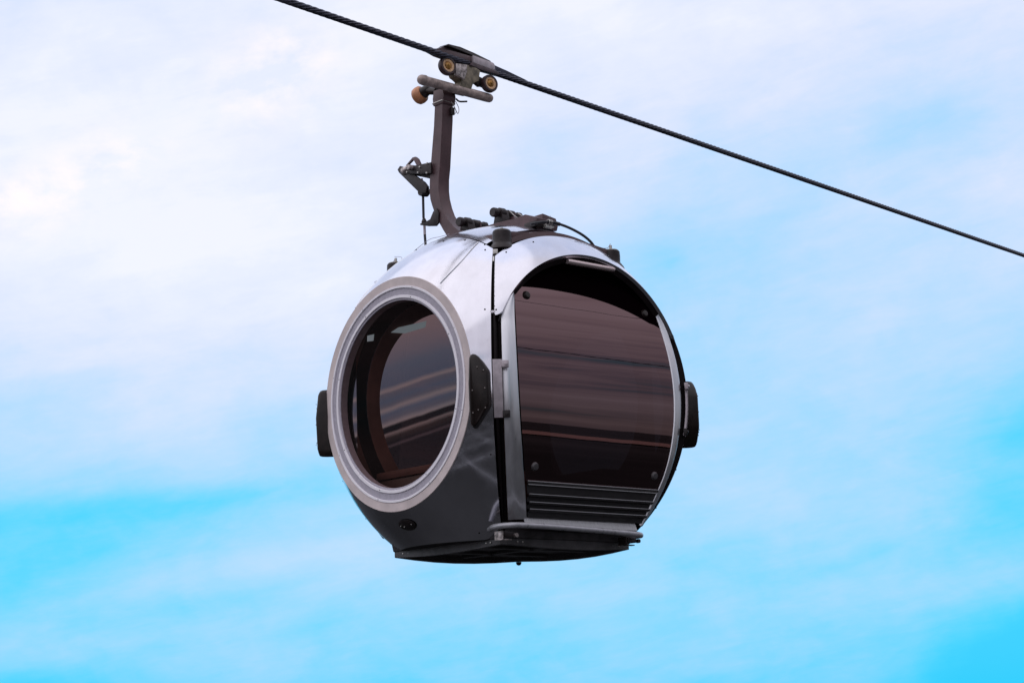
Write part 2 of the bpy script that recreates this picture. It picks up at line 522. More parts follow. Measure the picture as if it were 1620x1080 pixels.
def lathe_bm(bm, prof, origin, axis, seg=32):
    """prof: (radius, height) pairs along axis"""
    ax = Vector(axis).normalized()
    up = Vector((0, 0, 1)) if abs(ax.z) < 0.9 else Vector((1, 0, 0))
    e1 = (up - up.dot(ax) * ax).normalized()
    e2 = ax.cross(e1)
    o = Vector(origin)
    rings = []
    for r, h in prof:
        if r < 1e-6:
            rings.append([bm.verts.new(o + ax * h)])
        else:
            rings.append([bm.verts.new(o + ax * h + (e1 * math.cos(2 * pi * k / seg) + e2 * math.sin(2 * pi * k / seg)) * r) for k in range(seg)])
    for a, b in zip(rings, rings[1:]):
        for k in range(seg):
            k2 = (k + 1) % seg
            if len(a) == 1 and len(b) == 1:
                continue
            if len(a) == 1:
                bm.faces.new([a[0], b[k], b[k2]])
            elif len(b) == 1:
                bm.faces.new([a[k], a[k2], b[0]])
            else:
                bm.faces.new([a[k], a[k2], b[k2], b[k]])


def lathe(name, prof, origin, axis, mat, parent, seg=32):
    bm = bmesh.new()
    lathe_bm(bm, prof, origin, axis, seg)
    return finish(bm, name, mat, parent)


_stud = {}


def studs(name, mat, parent, spots, prof, seg=8):
    """one small object for every screw, all sharing one mesh"""
    key = (name, mat, tuple(prof))
    if key not in _stud:
        bm = bmesh.new()
        lathe_bm(bm, prof, (0, 0, 0), (0, 0, 1), seg)
        first = finish(bm, name, mat, parent)
        _stud[key] = first.data
    else:
        first = None
    for p, d in spots:
        o = first or bpy.data.objects.new(name, _stud[key])
        if first is None:
            COL.objects.link(o)
        first = None
        o.parent = parent
        o.rotation_mode = 'QUATERNION'
        o.rotation_quaternion = Vector(d).to_track_quat('Z', 'Y')
        o.location = p


def empty(name, loc, label=None, cat=None, parent=None):
    o = bpy.data.objects.new(name, None)
    COL.objects.link(o)
    o.location = loc
    o.empty_display_size = 0.1
    if label:
        o['label'] = label
        o['category'] = cat
    if parent:
        o.parent = parent
    return o


# ------------------------------------------------------------------ ground
def ground():
    m = principled('dark_scrub_ground', (0.024, 0.024, 0.024), 0.9, spec=0.1, vary=0.5, vscale=0.03)
    bm = bmesh.new()
    radii = [0, 6, 15, 30, 60, 120, 240, 480, 960, 2000, 5000, 12000]
    ctr = Vector((-6, -14, 0))

    def h(x, y, r):
        # level lawn by the station, falling gently away on all sides
        return -9.0 - 0.9 * (1 - math.exp(-r / 300.0)) * 4 + 0.35 * math.sin(x * 0.11) * math.cos(y * 0.13) * math.exp(-r / 400)
    seg = 96
    rings = []
    for r in radii:
        if r == 0:
            rings.append([bm.verts.new((ctr.x, ctr.y, h(ctr.x, ctr.y, 0)))])
        else:
            row = []
            for k in range(seg):
                x, y = ctr.x + r * math.cos(2 * pi * k / seg), ctr.y + r * math.sin(2 * pi * k / seg)
                row.append(bm.verts.new((x, y, h(x, y, r))))
            rings.append(row)
    for a, b in zip(rings, rings[1:]):
        for k in range(seg):
            k2 = (k + 1) % seg
            if len(a) == 1:
                bm.faces.new([a[0], b[k], b[k2]])
            else:
                bm.faces.new([a[k], b[k], b[k2], a[k2]])
    o = finish(bm, 'ground', m)
    o['kind'] = 'structure'
    return o


ground()


def strip(name, pts, w, col, z):
    m = principled(name + '_surface', col, 0.8, spec=0.2, vary=0.3, vscale=0.8)
    bm = bmesh.new()
    P = [Vector((x, y, 0)) for x, y in pts]
    rows = []
    for i, p in enumerate(P):
        d = (P[min(i + 1, len(P) - 1)] - P[max(i - 1, 0)]).normalized()
        n = Vector((-d.y, d.x, 0)) * w / 2
        rows.append((bm.verts.new(p + n + Vector((0, 0, z))), bm.verts.new(p - n + Vector((0, 0, z)))))
    for a, b in zip(rows, rows[1:]):
        bm.faces.new([a[0], a[1], b[1], b[0]])
    o = finish(bm, name, m)
    o['kind'] = 'structure'


strip('reflection_strip', [(-400, -170), (-160, -146), (0, -140), (160, -146), (400, -170)], 46, (0.34, 0.22, 0.18), -9.6)  # unseen strip added so the door glass mirrors a pinkish line
for x in (-8, -11.5, -15):  # unseen pale strips, added to draw reflected lines in the lower shell
    strip('reflection_line', [(x, -22), (x - 1, -8), (x - 3, 8)], 0.20, (0.36, 0.36, 0.37), -8.5)
for y in (-3, -9, -15):
    strip('reflection_line', [(-22, y + 1), (-12, y), (-4, y - 1)], 0.18, (0.36, 0.36, 0.37), -8.49)

# ------------------------------------------------------------------ ropes
ROPE0 = Vector((0.137, 0.435, 2.342))
RD = Vector((0.98, 0.198, 0.033)).normalized()
RDr = RD.cross(Vector((0, 0, 1))).normalized()       # points to the near side (-y)
RDu = RDr.cross(RD).normalized()


def rope(name, p0, d, s0, s1, step, label, seg=8, k_=1.0):
    bm = bmesh.new()
    d = d.normalized()
    e1 = d.cross(Vector((0, 0, 1))).normalized()
    e2 = e1.cross(d)
    rc, rs, lay = 0.0118 * k_, 0.0074 * k_, 0.30 * k_
    n = int((s1 - s0) / step)
    for k in range(6):
        pts = []
        for i in range(n + 1):
            s = s0 + i * step
            a = 2 * pi * (s / lay + k / 6)
            pts.append(p0 + d * s + (e1 * math.cos(a) + e2 * math.sin(a)) * rc)
        tube_bm(bm, pts, rs, seg)
    tube_bm(bm, [p0 + d * s0, p0 + d * s1], 0.009 * k_, 6)
    tube_bm(bm, [p0 + d * (s0 - 60), p0 + d * (s0 + 0.05)], 0.018 * k_, 8)
    tube_bm(bm, [p0 + d * (s1 - 0.05), p0 + d * (s1 + 200)], 0.018 * k_, 8)
    o = finish(bm, name, 'rope')
    o['label'] = label
    o['category'] = 'steel cable'
    return o


rope('haul_rope', ROPE0, RD, -6, 34, 0.03, 'thick black twisted steel rope running down to the right, gripped above the round gondola cabin', k_=1.13)

rope('return_rope', Vector((0, -5.9, 2.75)), Vector((1, 0.02, -0.01)), -22, 22, 0.2, 'near return rope, mirrored as a dark line across the middle of the door glass', 6, 1.1)
rope('signal_cable', Vector((0, -5.9, 5.5)), Vector((1, 0.03, -0.03)), -22, 22, 0.3, 'thin signal cable, mirrored as a fine line near the top of the door glass', 6, 0.5)

# ------------------------------------------------------------------ the gondola
G = empty('cable_car', (0, 0, -0.905),
          'round silver gondola cabin with big circular window and tinted doors hanging from the steel rope', 'cable car')


class _P:                                             # parts are modelled in world space, then parented under the Empty
    pass


def part_parent(o, p):
    o.parent = p


RS = 1.10          # outer radius of the shell
K = math.tan(R_(44.4))
XT = 0.535         # front panels end here at the top
ZB = -0.872


def sph_panel(name, sx, R, mat, thick, hole, k=K, xt=XT, zb=ZB, parent=None):
    """front / rear shell panel with a round hole about the x axis"""
    phis = set(i * 2 * pi / 240 for i in range(240))
    # exact corner directions
    for s in (1, -1):
        y = xt * k
        z = math.sqrt(max(R * R - xt * xt - y * y, 0))
        phis.add(math.atan2(z, s * y) % (2 * pi))
        x2 = (R * R - zb * zb) / (1 + k * k)
        phis.add(math.atan2(zb, s * k * math.sqrt(x2)) % (2 * pi))
    phis = sorted(phis)

    def rho_max(ph):
        c, s = math.cos(ph), math.sin(ph)
        lim = [math.sqrt(R * R - xt * xt), R * k / math.sqrt(c * c + k * k)]
        if s < -1e-6:
            lim.append(zb / s)
        return min(lim)
    nv = 30

    def f(i, v):
        ph = phis[i % len(phis)]
        rho = hole + (rho_max(ph) - hole) * v
        return Vector((sx * math.sqrt(R * R - rho * rho), rho * math.cos(ph), rho * math.sin(ph)))
    n = len(phis)
    return patch(name, lambda u, v: f(int(round(u * n)), v), n, nv, mat, parent or G, thick, closeu=True)


for sx in (-1, 1):
    p_ = sph_panel('shell_panel', sx, RS, 'shell', 0.014, 0.682)
    # raised joint strips from the window to the roof
    for sy in (-1, 1):
        pts = []
        for i in range(13):
            z = 0.585 + (0.868 - 0.585) * i / 12
            y = sy * (0.405 + 0.03 * math.sin(i / 12 * pi))
            pts.append(Vector((sx * math.sqrt((RS + 0.0022) ** 2 - y * y - z * z), y, z)))
        tube('panel_joint', pts, 0.0036, 'brushed', p_, 6)
    sph_panel('inner_lining', sx, 1.045, 'lining', 0.01, 0.655, k=math.tan(R_(49)), xt=0.30, zb=-0.80)
    # screws
    if sx:
        sp_ = []
        for sy in (-1, 1):
            for (y, z) in ((0.695, 0.39), (0.455, 0.845), (0.495, 0.80), (0.13, 0.925), (0.62, -0.66), (0.40, -0.865 + 0.03), (0.69, -0.43), (0.30, 0.90)):
                x = sx * math.sqrt(RS * RS - y * y - z * z)
                d = Vector((x, sy * y, z)).normalized()
                sp_.append((d * RS, d))
        studs('screw', 'steel_dark', p_, sp_, ((0.0, 0.004), (0.0045, 0.003), (0.006, -0.002)))

# flanged round windows at both ends
for sx in (-1, 1):
    fr = empty('round_window', (0, 0, 0), parent=G)
    x0 = 0.856

    def ring(name, r0, r1, h0, h1, mat, lip=0.002):
        lathe(name, [(r0, h0 - 0.04), (r0, h1), (r0 + lip, h1 + 0.002), (r1 - lip, h1 + 0.002), (r1, h1), (r1, h0 - 0.04)], (0, 0, 0), (sx, 0, 0), mat, fr, 160)
    ring('window_flange', 0.635, 0.688, x0, x0 + 0.006, 'ring_tan')
    ring('white_trim', 0.620, 0.6348, x0, x0 + 0.010, 'ring_white')
    ring('grey_band', 0.580, 0.6198, x0, x0 + 0.003, 'ring_grey')
    ring('white_trim', 0.561, 0.5798, x0, x0 + 0.009, 'ring_white')
    ring('inner_gasket', 0.549, 0.5608, x0 - 0.01, x0 + 0.001, 'ring_grey')
    lathe('window_pane', [(0.0, x0 - 0.004), (0.30, x0 - 0.004), (0.5488, x0 - 0.004)], (0, 0, 0), (sx, 0, 0), 'win_glass' if sx < 0 else 'rear_glass', fr, 120)
    # tunnel between pane and lining
    lathe('window_reveal', [(0.549, x0 - 0.012), (0.57, x0 - 0.03), (0.66, x0 - 0.055)], (0, 0, 0), (sx, 0, 0), 'lining', fr, 96)
    # screws on the flange
    studs('screw', 'steel_dark', fr, [((sx * (x0 + 0.0105), rr * math.cos(2 * pi * (k + 0.37) / 8), rr * math.sin(2 * pi * (k + 0.37) / 8)), (sx, 0, 0)) for k in range(8) for rr in (0.627, 0.570)],
          ((0.0, 0.0025), (0.0028, 0.002), (0.0034, 0.0)))

# arched side panels over the doors
for sy in (-1, 1):
    ns, nt = 120, 28

    def f(u, v, sy=sy):
        y = 0.575 + (0.768 - 0.575) * v
        rho = math.sqrt(RS * RS - y * y)
        xs = min(0.982 * y, math.sqrt(max(rho * rho - 0.345 ** 2, 0)))
        if y > 0.745:                                  # rounded horn
            xs = min(xs, math.sqrt(rho * rho - (0.352 + 0.016 * ((y - 0.745) / 0.023) ** 2) ** 2))
        if v > 0.999:
            xs = min(xs, math.sqrt(rho * rho - 0.375 ** 2))
        pm_ = math.asin(xs / rho)
        ps = -pm_ + 2 * pm_ * u
        return Vector((rho * math.sin(ps), sy * y, rho * math.cos(ps)))
    sp = patch('side_panel', f, ns, nt, 'shell', G, 0.02)
    sp_ = []
    for sx in (-1, 1):
        for (x, z) in ((0.715, 0.385), (0.53, 0.79), (0.50, 0.775), (0.30, 0.86)):
            d = Vector((sx * x, sy * math.sqrt(RS * RS - x * x - z * z), z)).normalized()
            sp_.append((d * RS, d))
    studs('screw', 'steel_dark', sp, sp_, ((0.0, 0.004), (0.0045, 0.003), (0.006, -0.002)))
    # black rim that carries the arch
    def f2(u, v, sy=sy):
        rho = 0.785 - 0.04 * v
        ps = R_(-66) + R_(132) * u
        y = 0.757 - 0.02 * v
        return Vector((rho * math.sin(ps), sy * y, rho * math.cos(ps)))
    bm = bmesh.new()
    grid(bm, f2, 80, 3)
    finish(bm, 'arch_rim', 'black', G)

# roof
def froof(u, v):
    x = -0.525 + 1.05 * u
    y = -0.455 + 0.91 * v
    return Vector((x, y, math.sqrt(1.098 ** 2 - x * x - y * y)))


patch('roof_panel', froof, 32, 32, 'shell', G, 0.015)

# black hull posts in the four corners and the sub-roof behind the gaps
def fpost(sx, sy):
    def f(u, v):
        lat = R_(-52 + 108 * v)
        lon = R_(40.8 + 9.0 * u)
        tt = max(0.0, min(1.0, (lon - R_(43.2)) / R_(1.0)))
        r = 1.015 + 0.085 * tt * tt * (3 - 2 * tt)
        if lon > R_(45.2):
            r = 1.06
        return Vector((sx * r * math.sin(lon) * math.cos(lat), sy * r * math.cos(lon) * math.cos(lat), r * math.sin(lat)))
    return f


for sx in (-1, 1):
    for sy in (-1, 1):
        patch('corner_post', fpost(sx, sy), 18, 60, 'black', G, 0.05)


def fsub(u, v):
    x = -0.60 + 1.2 * u
    y = -0.66 + 1.32 * v
    return Vector((x, y, math.sqrt(1.055 ** 2 - x * x - y * y)))


patch('roof_underlay', fsub, 24, 24, 'black', G, 0.02)

# roof frame: curved beams between the four rubber dampers
rf = empty('roof_frame', (0, 0, 0), parent=G)
for sy in (-1, 1):
    bm = bmesh.new()
    V = []
    for i in range(33):
        x = -0.50 + 1.0 * i / 32
        zt = math.sqrt(1.092 ** 2 - x * x - 0.25)
        V.append([bm.verts.new((x, sy * 0.535, zt - 0.030)), bm.verts.new((x, sy * 0.530, zt + 0.002)), bm.verts.new((x, sy * 0.478, zt + 0.012)), bm.verts.new((x, sy * 0.475, zt - 0.03))])
    for a, b in zip(V, V[1:]):
        for k in range(4):
            bm.faces.new([a[k], a[(k + 1) % 4], b[(k + 1) % 4], b[k]])
    bm.faces.new(V[0]); bm.faces.new(V[-1])
    finish(bm, 'roof_beam', 'hanger', rf)
for x, y in ((-0.446, -0.505), (0.446, -0.505), (-0.446, 0.505), (0.446, 0.505)):
    zb = 0.842
    d = lathe('rubber_damper', [(0.0, -0.034), (0.078, -0.034), (0.082, -0.028), (0.078, -0.018), (0.064, 0.002), (0.058, 0.008), (0.056, 0.014), (0.057, 0.05), (0.055, 0.080), (0.050, 0.086), (0.0, 0.090)], (x, y, zb), (0, 0, 1), 'steel_dark', G, 32)
    lathe('damper_cap', [(0.0, 0.006), (0.044, 0.005), (0.050, 0.0), (0.0, -0.002)], (x, y, zb + 0.087), (0, 0, 1), 'bracket', d, 24)
    lathe('damper_pin', [(0.0, 0.0), (0.009, 0.0), (0.009, 0.030 if x * y < 0 else 0.012), (0.0, 0.033 if x * y < 0 else 0.014)], (x, y, zb + 0.093), (0, 0, 1), 'galv', d, 12)
    # bracket arm towards the middle of the roof
    s1, s2 = (1 if x > 0 else -1), (1 if y > 0 else -1)
    prism('damper_arm', [(-0.13, -0.012), (0.05, -0.03), (0.05, 0.01), (-0.13, 0.03)], (x - s1 * 0.07, y - s2 * 0.005, zb + 0.075), (s1, 0, -0.15 * 0), (0, 0, 1), (0, 1, 0), 0.05, 'hanger', d, 0.004)
    prism('damper_arm', [(-0.13, -0.012), (0.05, -0.03), (0.05, 0.01), (-0.13, 0.03)], (x, y - s2 * 0.07, zb + 0.06), (0, s2, 0), (0, 0, 1), (1, 0, 0), 0.04, 'hanger', d, 0.004)

# fittings where the three panels meet
for sx in (-1, 1):
    for sy in (-1, 1):
        bm = bmesh.new()
        c = Vector((sx * 0.545, sy * 0.555, 0.775)).normalized()
        box_bm(bm, c * 1.10, (0.03, 0.03, 0.012), 0.002, ax=(0, 0, 1), ay=c.cross(Vector((0, 0, 1))).normalized(), az_=c)
        c2_ = Vector((sx * 0.575, sy * 0.58, 0.735)).normalized()
        box_bm(bm, c2_ * 1.085, (0.05, 0.022, 0.02), 0.002, ax=c2_.cross(Vector((sy, -sx, 0))).normalized(), ay=Vector((sy, -sx, 0)).normalized(), az_=c2_)
        finish(bm, 'corner_fitting', 'galv', G)
        c3 = Vector((sx * 0.735, sy * 0.735, 0.375)).normalized()
        box('seam_clip', c3 * 1.096, (0.014, 0.03, 0.012), 'ring_white', G, 0.001, ax=(0, 0, 1), ay=Vector((sy, -sx, 0)).normalized(), az_=c3)


# ------------------------------------------------------------------ doors
def lerp_tab(tab, z):
    tab = sorted(tab)
    if z <= tab[0][0]:
        return tab[0][1]
    for (a, b), (c, d) in zip(tab, tab[1:]):
        if z <= c:
            t = (z - a) / (c - a)
            t2 = t
            return b + (d - b) * t2
    return tab[-1][1]


def xg(z):      # half-width of the leaf: smooth barrel outline
    if z > 0.53:
        return 0.557 * math.sqrt(max(0.0, 1 - ((z - 0.53) / 0.30) ** 2)) * 0.999 + 0.001
    z0 = 0.02
    return 0.622 - 0.235 * (z - z0) ** 2 - 0.09 * max(0, -(z - z0)) ** 4 * 0.9 if z > -0.5 else 0.622 - 0.235 * 0.2704 - 0.09 * 0.9 * 0.0731 - (-(z) - 0.5) * 0.36


def yg(z):
    return 0.812 - ((z + 0.05) ** 2) / (2 * 2.0) - 0.020 * max(0, -z - 0.4) / 0.4


def refl_edge(t):   # lower edge of the painted dark reflection, t = -1..1 across
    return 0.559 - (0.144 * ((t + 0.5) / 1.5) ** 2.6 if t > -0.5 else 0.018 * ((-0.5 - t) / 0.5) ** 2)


def xo(z):
    if z < 0.34:
        r = math.sqrt(max(1.058 ** 2 - z * z * 0.86, 0))
        return r * math.sin(R_(42.6)), r * math.cos(R_(42.6))
    # upper tip: runs in to meet the pane corner
    r = math.sqrt(1.058 ** 2 - 0.34 ** 2 * 0.86)
    a = (r * math.sin(R_(42.6)), r * math.cos(R_(42.6)))
    b = (xg(0.545) + 0.004, yg(0.545) + 0.002)
    t = min(1, (z - 0.34) / 0.205)
    tt = t ** 1.6
    return a[0] + (b[0] - a[0]) * tt, a[1] + (b[1] - a[1]) * (t * 0.55 + tt * 0.45)


ZG0, ZG1 = -0.570, 0.53
for sy in (-1, 1):
    dr = empty('door', (0, 0, 0), parent=G)

    def fg(u, v, sy=sy):
        t = -1 + 2 * u
        zt = refl_edge(t * -sy) if sy < 0 else 0.74
        z = ZG0 + (zt - ZG0) * v
        return Vector((t * (xg(min(z, 0.53)) if z < 0.53 else 0.557 * math.sqrt(max(0, 1 - ((z - 0.53) / 0.3) ** 2 * 0.6))), sy * yg(z), z))
    bm = bmesh.new(); grid(bm, fg, 30, 40)
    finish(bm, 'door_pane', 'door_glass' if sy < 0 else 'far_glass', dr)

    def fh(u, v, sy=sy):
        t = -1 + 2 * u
        zt = refl_edge(t * -sy) if sy < 0 else 0.70
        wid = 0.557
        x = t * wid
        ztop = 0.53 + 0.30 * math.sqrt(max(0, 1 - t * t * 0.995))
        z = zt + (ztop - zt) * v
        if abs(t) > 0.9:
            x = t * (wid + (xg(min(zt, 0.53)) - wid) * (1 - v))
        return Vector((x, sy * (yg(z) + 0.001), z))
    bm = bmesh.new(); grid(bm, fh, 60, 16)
    finish(bm, 'dark_reflection_panel', 'reflection_black', dr)  # opaque black panel standing in for a dark reflection in the pane

    # silver cheeks
    for sx in (-1, 1):
        def fc(u, v, sx=sx, sy=sy):
            z = -0.775 + (0.775 + 0.545) * v
            a = (xg(min(z, 0.53)), yg(z))
            b = xo(z)
            if u < 1e-6:
                return Vector((sx * (a[0] - 0.001), sy * (a[1] - 0.012), z))
            uu = (u - 0.02) / 0.98
            bulge = 0.016 * math.sin(pi * max(0, min(1, uu)) ** 1.7)
            return Vector((sx * (a[0] + (b[0] - a[0]) * uu), sy * (a[1] + (b[1] - a[1]) * uu + 0.003 + bulge), z))
        patch('door_cheek', fc, 8, 64, 'brushed', dr, 0.010)
        # dark gasket outside the cheek
        pts = [Vector((sx * (xo(z)[0] + 0.006), sy * (xo(z)[1] - 0.012), z)) for z in [-0.775 + 1.13 * i / 40 for i in range(41)]]
        tube('door_seal', pts, 0.009, 'lining_dark', dr, 8)

    # glass bolts
    for sx in (-1, 1):
        for z in (0.475, -0.49):
            x = sx * 0.478
            zz = z if z < 0 else (0.497 if sx * -sy > 0 or True else z)
            n = Vector((0, sy, zz / 1.95)).normalized()
            p = Vector((x, sy * yg(zz), zz))
            lathe('glass_bolt', [(0.0, 0.016), (0.018, 0.014), (0.024, 0.006), (0.026, 0.0), (0.026, -0.01)], p, n, 'bumper' if z > 0 else 'bolt_grey', dr, 24)

    # ribbed kick panel under the pane
    prof = [(-0.570, 0.0), (-0.572, 0.010), (-0.588, 0.012), (-0.590, 0.002), (-0.640, 0.002), (-0.642, 0.014), (-0.652, 0.014), (-0.656, -0.006), (-0.682, -0.006),
            (-0.684, 0.012), (-0.694, 0.012), (-0.698, -0.006), (-0.720, -0.006), (-0.722, 0.012), (-0.732, 0.012), (-0.736, -0.006), (-0.765, -0.006)]
    bm = bmesh.new()
    rows = []
    for z, o_ in prof:
        w = xg(z) - 0.002
        rows.append([bm.verts.new((-w + 2 * w * k / 12, sy * (yg(z) + o_), z)) for k in range(13)])
    for a, b in zip(rows, rows[1:]):
        for k in range(12):
            bm.faces.new([a[k], a[k + 1], b[k + 1], b[k]])
    kp = finish(bm, 'kick_panel', 'kick', dr, angle=20)
    for z, o_ in ((-0.571, 0.0115), (-0.590, 0.013), (-0.641, 0.0155), (-0.683, 0.0135), (-0.721, 0.0135)):
        w = xg(z) - 0.006
        tube('rib_lip', [(-w, sy * (yg(z) + o_), z), (w, sy * (yg(z) + o_), z)], 0.0022, 'riblip', kp, 6)

    # lamp housing under the arch
    lathe('lamp_housing', [(0.0, -0.19), (0.015, -0.19), (0.017, -0.17), (0.017, 0.17), (0.014, 0.19), (0.0, 0.192)], (0.03, sy * 0.752, 0.735), (1, 0, 0), 'chrome', G, 20)

    # sill and step rail
    prism('door_sill', [(-0.47 * -sy if sy < 0 else -0.25, -0.030), (0.41, -0.030), (0.41, 0.024), (-0.47 * -sy if sy < 0 else -0.25, 0.024)], (0.0, sy * 0.655, -0.790), (1, 0, 0), (0, sy * 0.40, -0.92), (0, sy * 0.92, 0.40), 0.012, 'sill', G, 0.004)
    rr = smooth_path([(-x_ * sy, y_, z_) for x_, y_, z_ in [(-0.600, sy * 0.50, -0.825), (-0.655, sy * 0.60, -0.822), (-0.655, sy * 0.70, -0.822), (-0.58, sy * 0.758, -0.823), (-0.36, sy * 0.762, -0.824), (0.0, sy * 0.758, -0.831),
                      (0.26, sy * 0.752, -0.838), (0.36, sy * 0.735, -0.842), (0.40, sy * 0.68, -0.842), (0.40, sy * 0.52, -0.845)]][:(10 if sy < 0 else 7)], 8)
    tube('step_rail', rr, 0.0165, 'rail', G, 14)

# ------------------------------------------------------------------ hinge plates and bumpers
for sx in (-1, 1):
    for sy in (-1, 1):
        def fhp(u, v, sx=sx, sy=sy):
            z = -0.235 + 0.325 * v
            r = math.sqrt(1.106 ** 2 - z * z)
            lo = R_(45.3 - 2.7 * u)
            rr_ = r - 0.006 * u
            return Vector((sx * rr_ * math.sin(lo), sy * rr_ * math.cos(lo), z))
        hp = patch('hinge_plate', fhp, 4, 12, 'plate', G, 0.012)
        for z in (0.062, -0.215):
            r = math.sqrt(1.10 ** 2 - z * z)
            lo = R_(42.0)
            c = Vector((sx * r * math.sin(lo), sy * r * math.cos(lo), z))
            o_ = Vector((sx * math.sin(lo), sy * math.cos(lo), 0))
            tn = Vector((sx * math.cos(lo), -sy * math.sin(lo), 0))
            bm = bmesh.new()
            box_bm(bm, c - tn * 0.006, (0.042, 0.040, 0.022), 0.004, ax=tn, ay=(0, 0, 1), az_=o_)
            lathe_bm(bm, [(0.0, 0.012), (0.009, 0.010), (0.009, 0.0)], c - tn * 0.012 + o_ * 0.008, o_, 10)
            finish(bm, 'hinge_clamp', 'plate' if z > 0 else 'steel_dark', hp)
        # bumper pad on the end panels beside the seam
        lo = R_(49.3)
        o_ = Vector((sx * math.sin(lo), sy * math.cos(lo), 0))
        tn = Vector((-sx * math.cos(lo), sy * math.sin(lo), 0))    # towards the seam
        poly = [(0.064, 0.010), (0.060, 0.028), (0.030, 0.075), (0.002, 0.108), (-0.014, 0.120), (-0.030, 0.124), (-0.042, 0.118), (-0.050, 0.100), (-0.056, -0.05), (-0.054, -0.25), (-0.050, -0.276), (-0.038, -0.290), (-0.022, -0.288), (-0.006, -0.268), (0.052, -0.190), (0.064, -0.165)]
        bm = bmesh.new()
        prof = [(1.02, 1.0), (1.120, 1.0), (1.146, 0.97), (1.160, 0.90), (1.166, 0.78)]
        cz = -0.09
        rows = []
        for r, s in prof:
            rows.append([bm.verts.new(o_ * (r - 0.022 * ((p[1] - cz) / 0.21) ** 4) + tn * p[0] * s + Vector((0, 0, cz + (p[1] - cz) * (1 - (1 - s) * 0.28)))) for p in poly])
        n_ = len(poly)
        for a, b in zip(rows, rows[1:]):
            for k in range(n_):
                bm.faces.new([a[k], a[(k + 1) % n_], b[(k + 1) % n_], b[k]])
        bm.faces.new(rows[-1])
        bp_ = finish(bm, 'bumper', 'bumper', G, angle=50)
        studs('screw', 'steel_mid', bp_, [(o_ * 1.1655 + tn * a_ + Vector((0, 0, b_)), o_) for (a_, b_) in ((0.035, 0.02), (0.0, 0.04), (0.04, -0.08), (-0.03, -0.09), (0.04, -0.19), (0.0, -0.2), (-0.03, -0.215))],
              ((0.0, 0.004), (0.003, 0.003), (0.004, 0.0)))

# ------------------------------------------------------------------ floor
def sq(w, cham, z):
    c = w - cham
    P = [(w, -c), (w, c), (c, w), (-c, w), (-w, c), (-w, -c), (-c, -w), (c, -w)]
    out = []
    for i in range(8):
        a, b = P[i], P[(i + 1) % 8]
        m = 6 if i % 2 == 0 else 2
        for k in range(m):
            t = k / m
            x, y = a[0] + (b[0] - a[0]) * t, a[1] + (b[1] - a[1]) * t
            if m == 6:
                bow = 1 + 0.06 * math.sin(pi * t)
                if abs(abs(x) - w) < 1e-9:
                    x *= bow
                else:
                    y *= bow
            out.append(Vector((x, y, z)))
    return out


bm = bmesh.new()
dip = lambda L: [p - Vector((0, 0, 0.020 * max(0, 1 - (min(abs(p.x), abs(p.y)) / 0.47) ** 2))) for p in L]
loops = [sq(0.50, 0.06, -0.76), sq(0.535, 0.05, -0.83), sq(0.525, 0.04, -0.868), sq(0.515, 0.03, -0.872), dip(sq(0.515, 0.03, -0.903)), dip(sq(0.480, 0.03, -0.903)), sq(0.478, 0.03, -0.880)]
vl = [[bm.verts.new(p) for p in L] for L in loops]
for a, b in zip(vl, vl[1:]):
    for k in range(len(a)):
        bm.faces.new([a[k], a[(k + 1) % len(a)], b[(k + 1) % len(a)], b[k]])
bm.faces.new(vl[-1])
bm.faces.new(vl[0])
tray = finish(bm, 'floor_tray', 'tray', G, angle=25)
for a, b in (((-0.44, -0.18), (0.44, -0.18)), ((-0.44, 0.18), (0.44, 0.18)), ((0, -0.44), (0, 0.44))):
    v = Vector((b[0] - a[0], b[1] - a[1], 0))
    box('floor_beam', ((a[0] + b[0]) / 2, (a[1] + b[1]) / 2, -0.889), (v.length, 0.05, 0.018), 'tray', tray, 0.002, ax=v.normalized(), ay=v.normalized().cross(Vector((0, 0, 1))), az_=(0, 0, 1))
studs('tray_pin', 'steel_dark', tray, [((sx * 0.495, sy * 0.495, -0.905), (0, 0, -1)) for sx, sy in ((1, 1),)], ((0.0, 0.022), (0.012, 0.018), (0.018, 0.006), (0.018, 0.0)), 10)
sp_ = []
for sg in (-1, 1):
    for k in (-3.2, -2.9, -0.6, -0.2, 2.2, 2.6, 3.0):
        sp_.append(((k * 0.13, sg * (0.53 if abs(k) < 2 else 0.524), -0.889), (0, sg, 0)))
        sp_.append(((sg * (0.53 if abs(k) < 2 else 0.524), k * 0.13, -0.889), (sg, 0, 0)))
studs('tray_bolt', 'galv', tray, sp_, ((0.0, 0.006), (0.005, 0.004), (0.006, 0.0)))
# latch brackets under the step rails
for sx in (-1, 1):
    for sy in (-1, 1):
        lt = empty('rail_latch', (0, 0, 0), parent=G)
        cx, cy = sx * (0.57 if sx * -sy < 0 else 0.40), sy * (0.60 if sy < 0 else 0.46)
        bm = bmesh.new()
        box_bm(bm, (cx, cy, -0.862), (0.07, 0.06, 0.030), 0.004)
        finish(bm, 'latch_block', 'steel_dark', lt)
        bm = bmesh.new()
        box_bm(bm, (cx - 0.05, cy, -0.868), (0.006, 0.07, 0.05), 0.001)
        box_bm(bm, (cx - 0.02, cy - sy * -0.02, -0.892), (0.07, 0.03, 0.006), 0.001)
        lathe_bm(bm, [(0, 0.012), (0.012, 0.01), (0.012, -0.01), (0, -0.012)], (cx + 0.05, cy + sy * 0.03, -0.866), (0, 1, 0), 12)
        finish(bm, 'latch_bolt', 'steel_mid' if sx * -sy < 0 else 'steel_dark', lt)
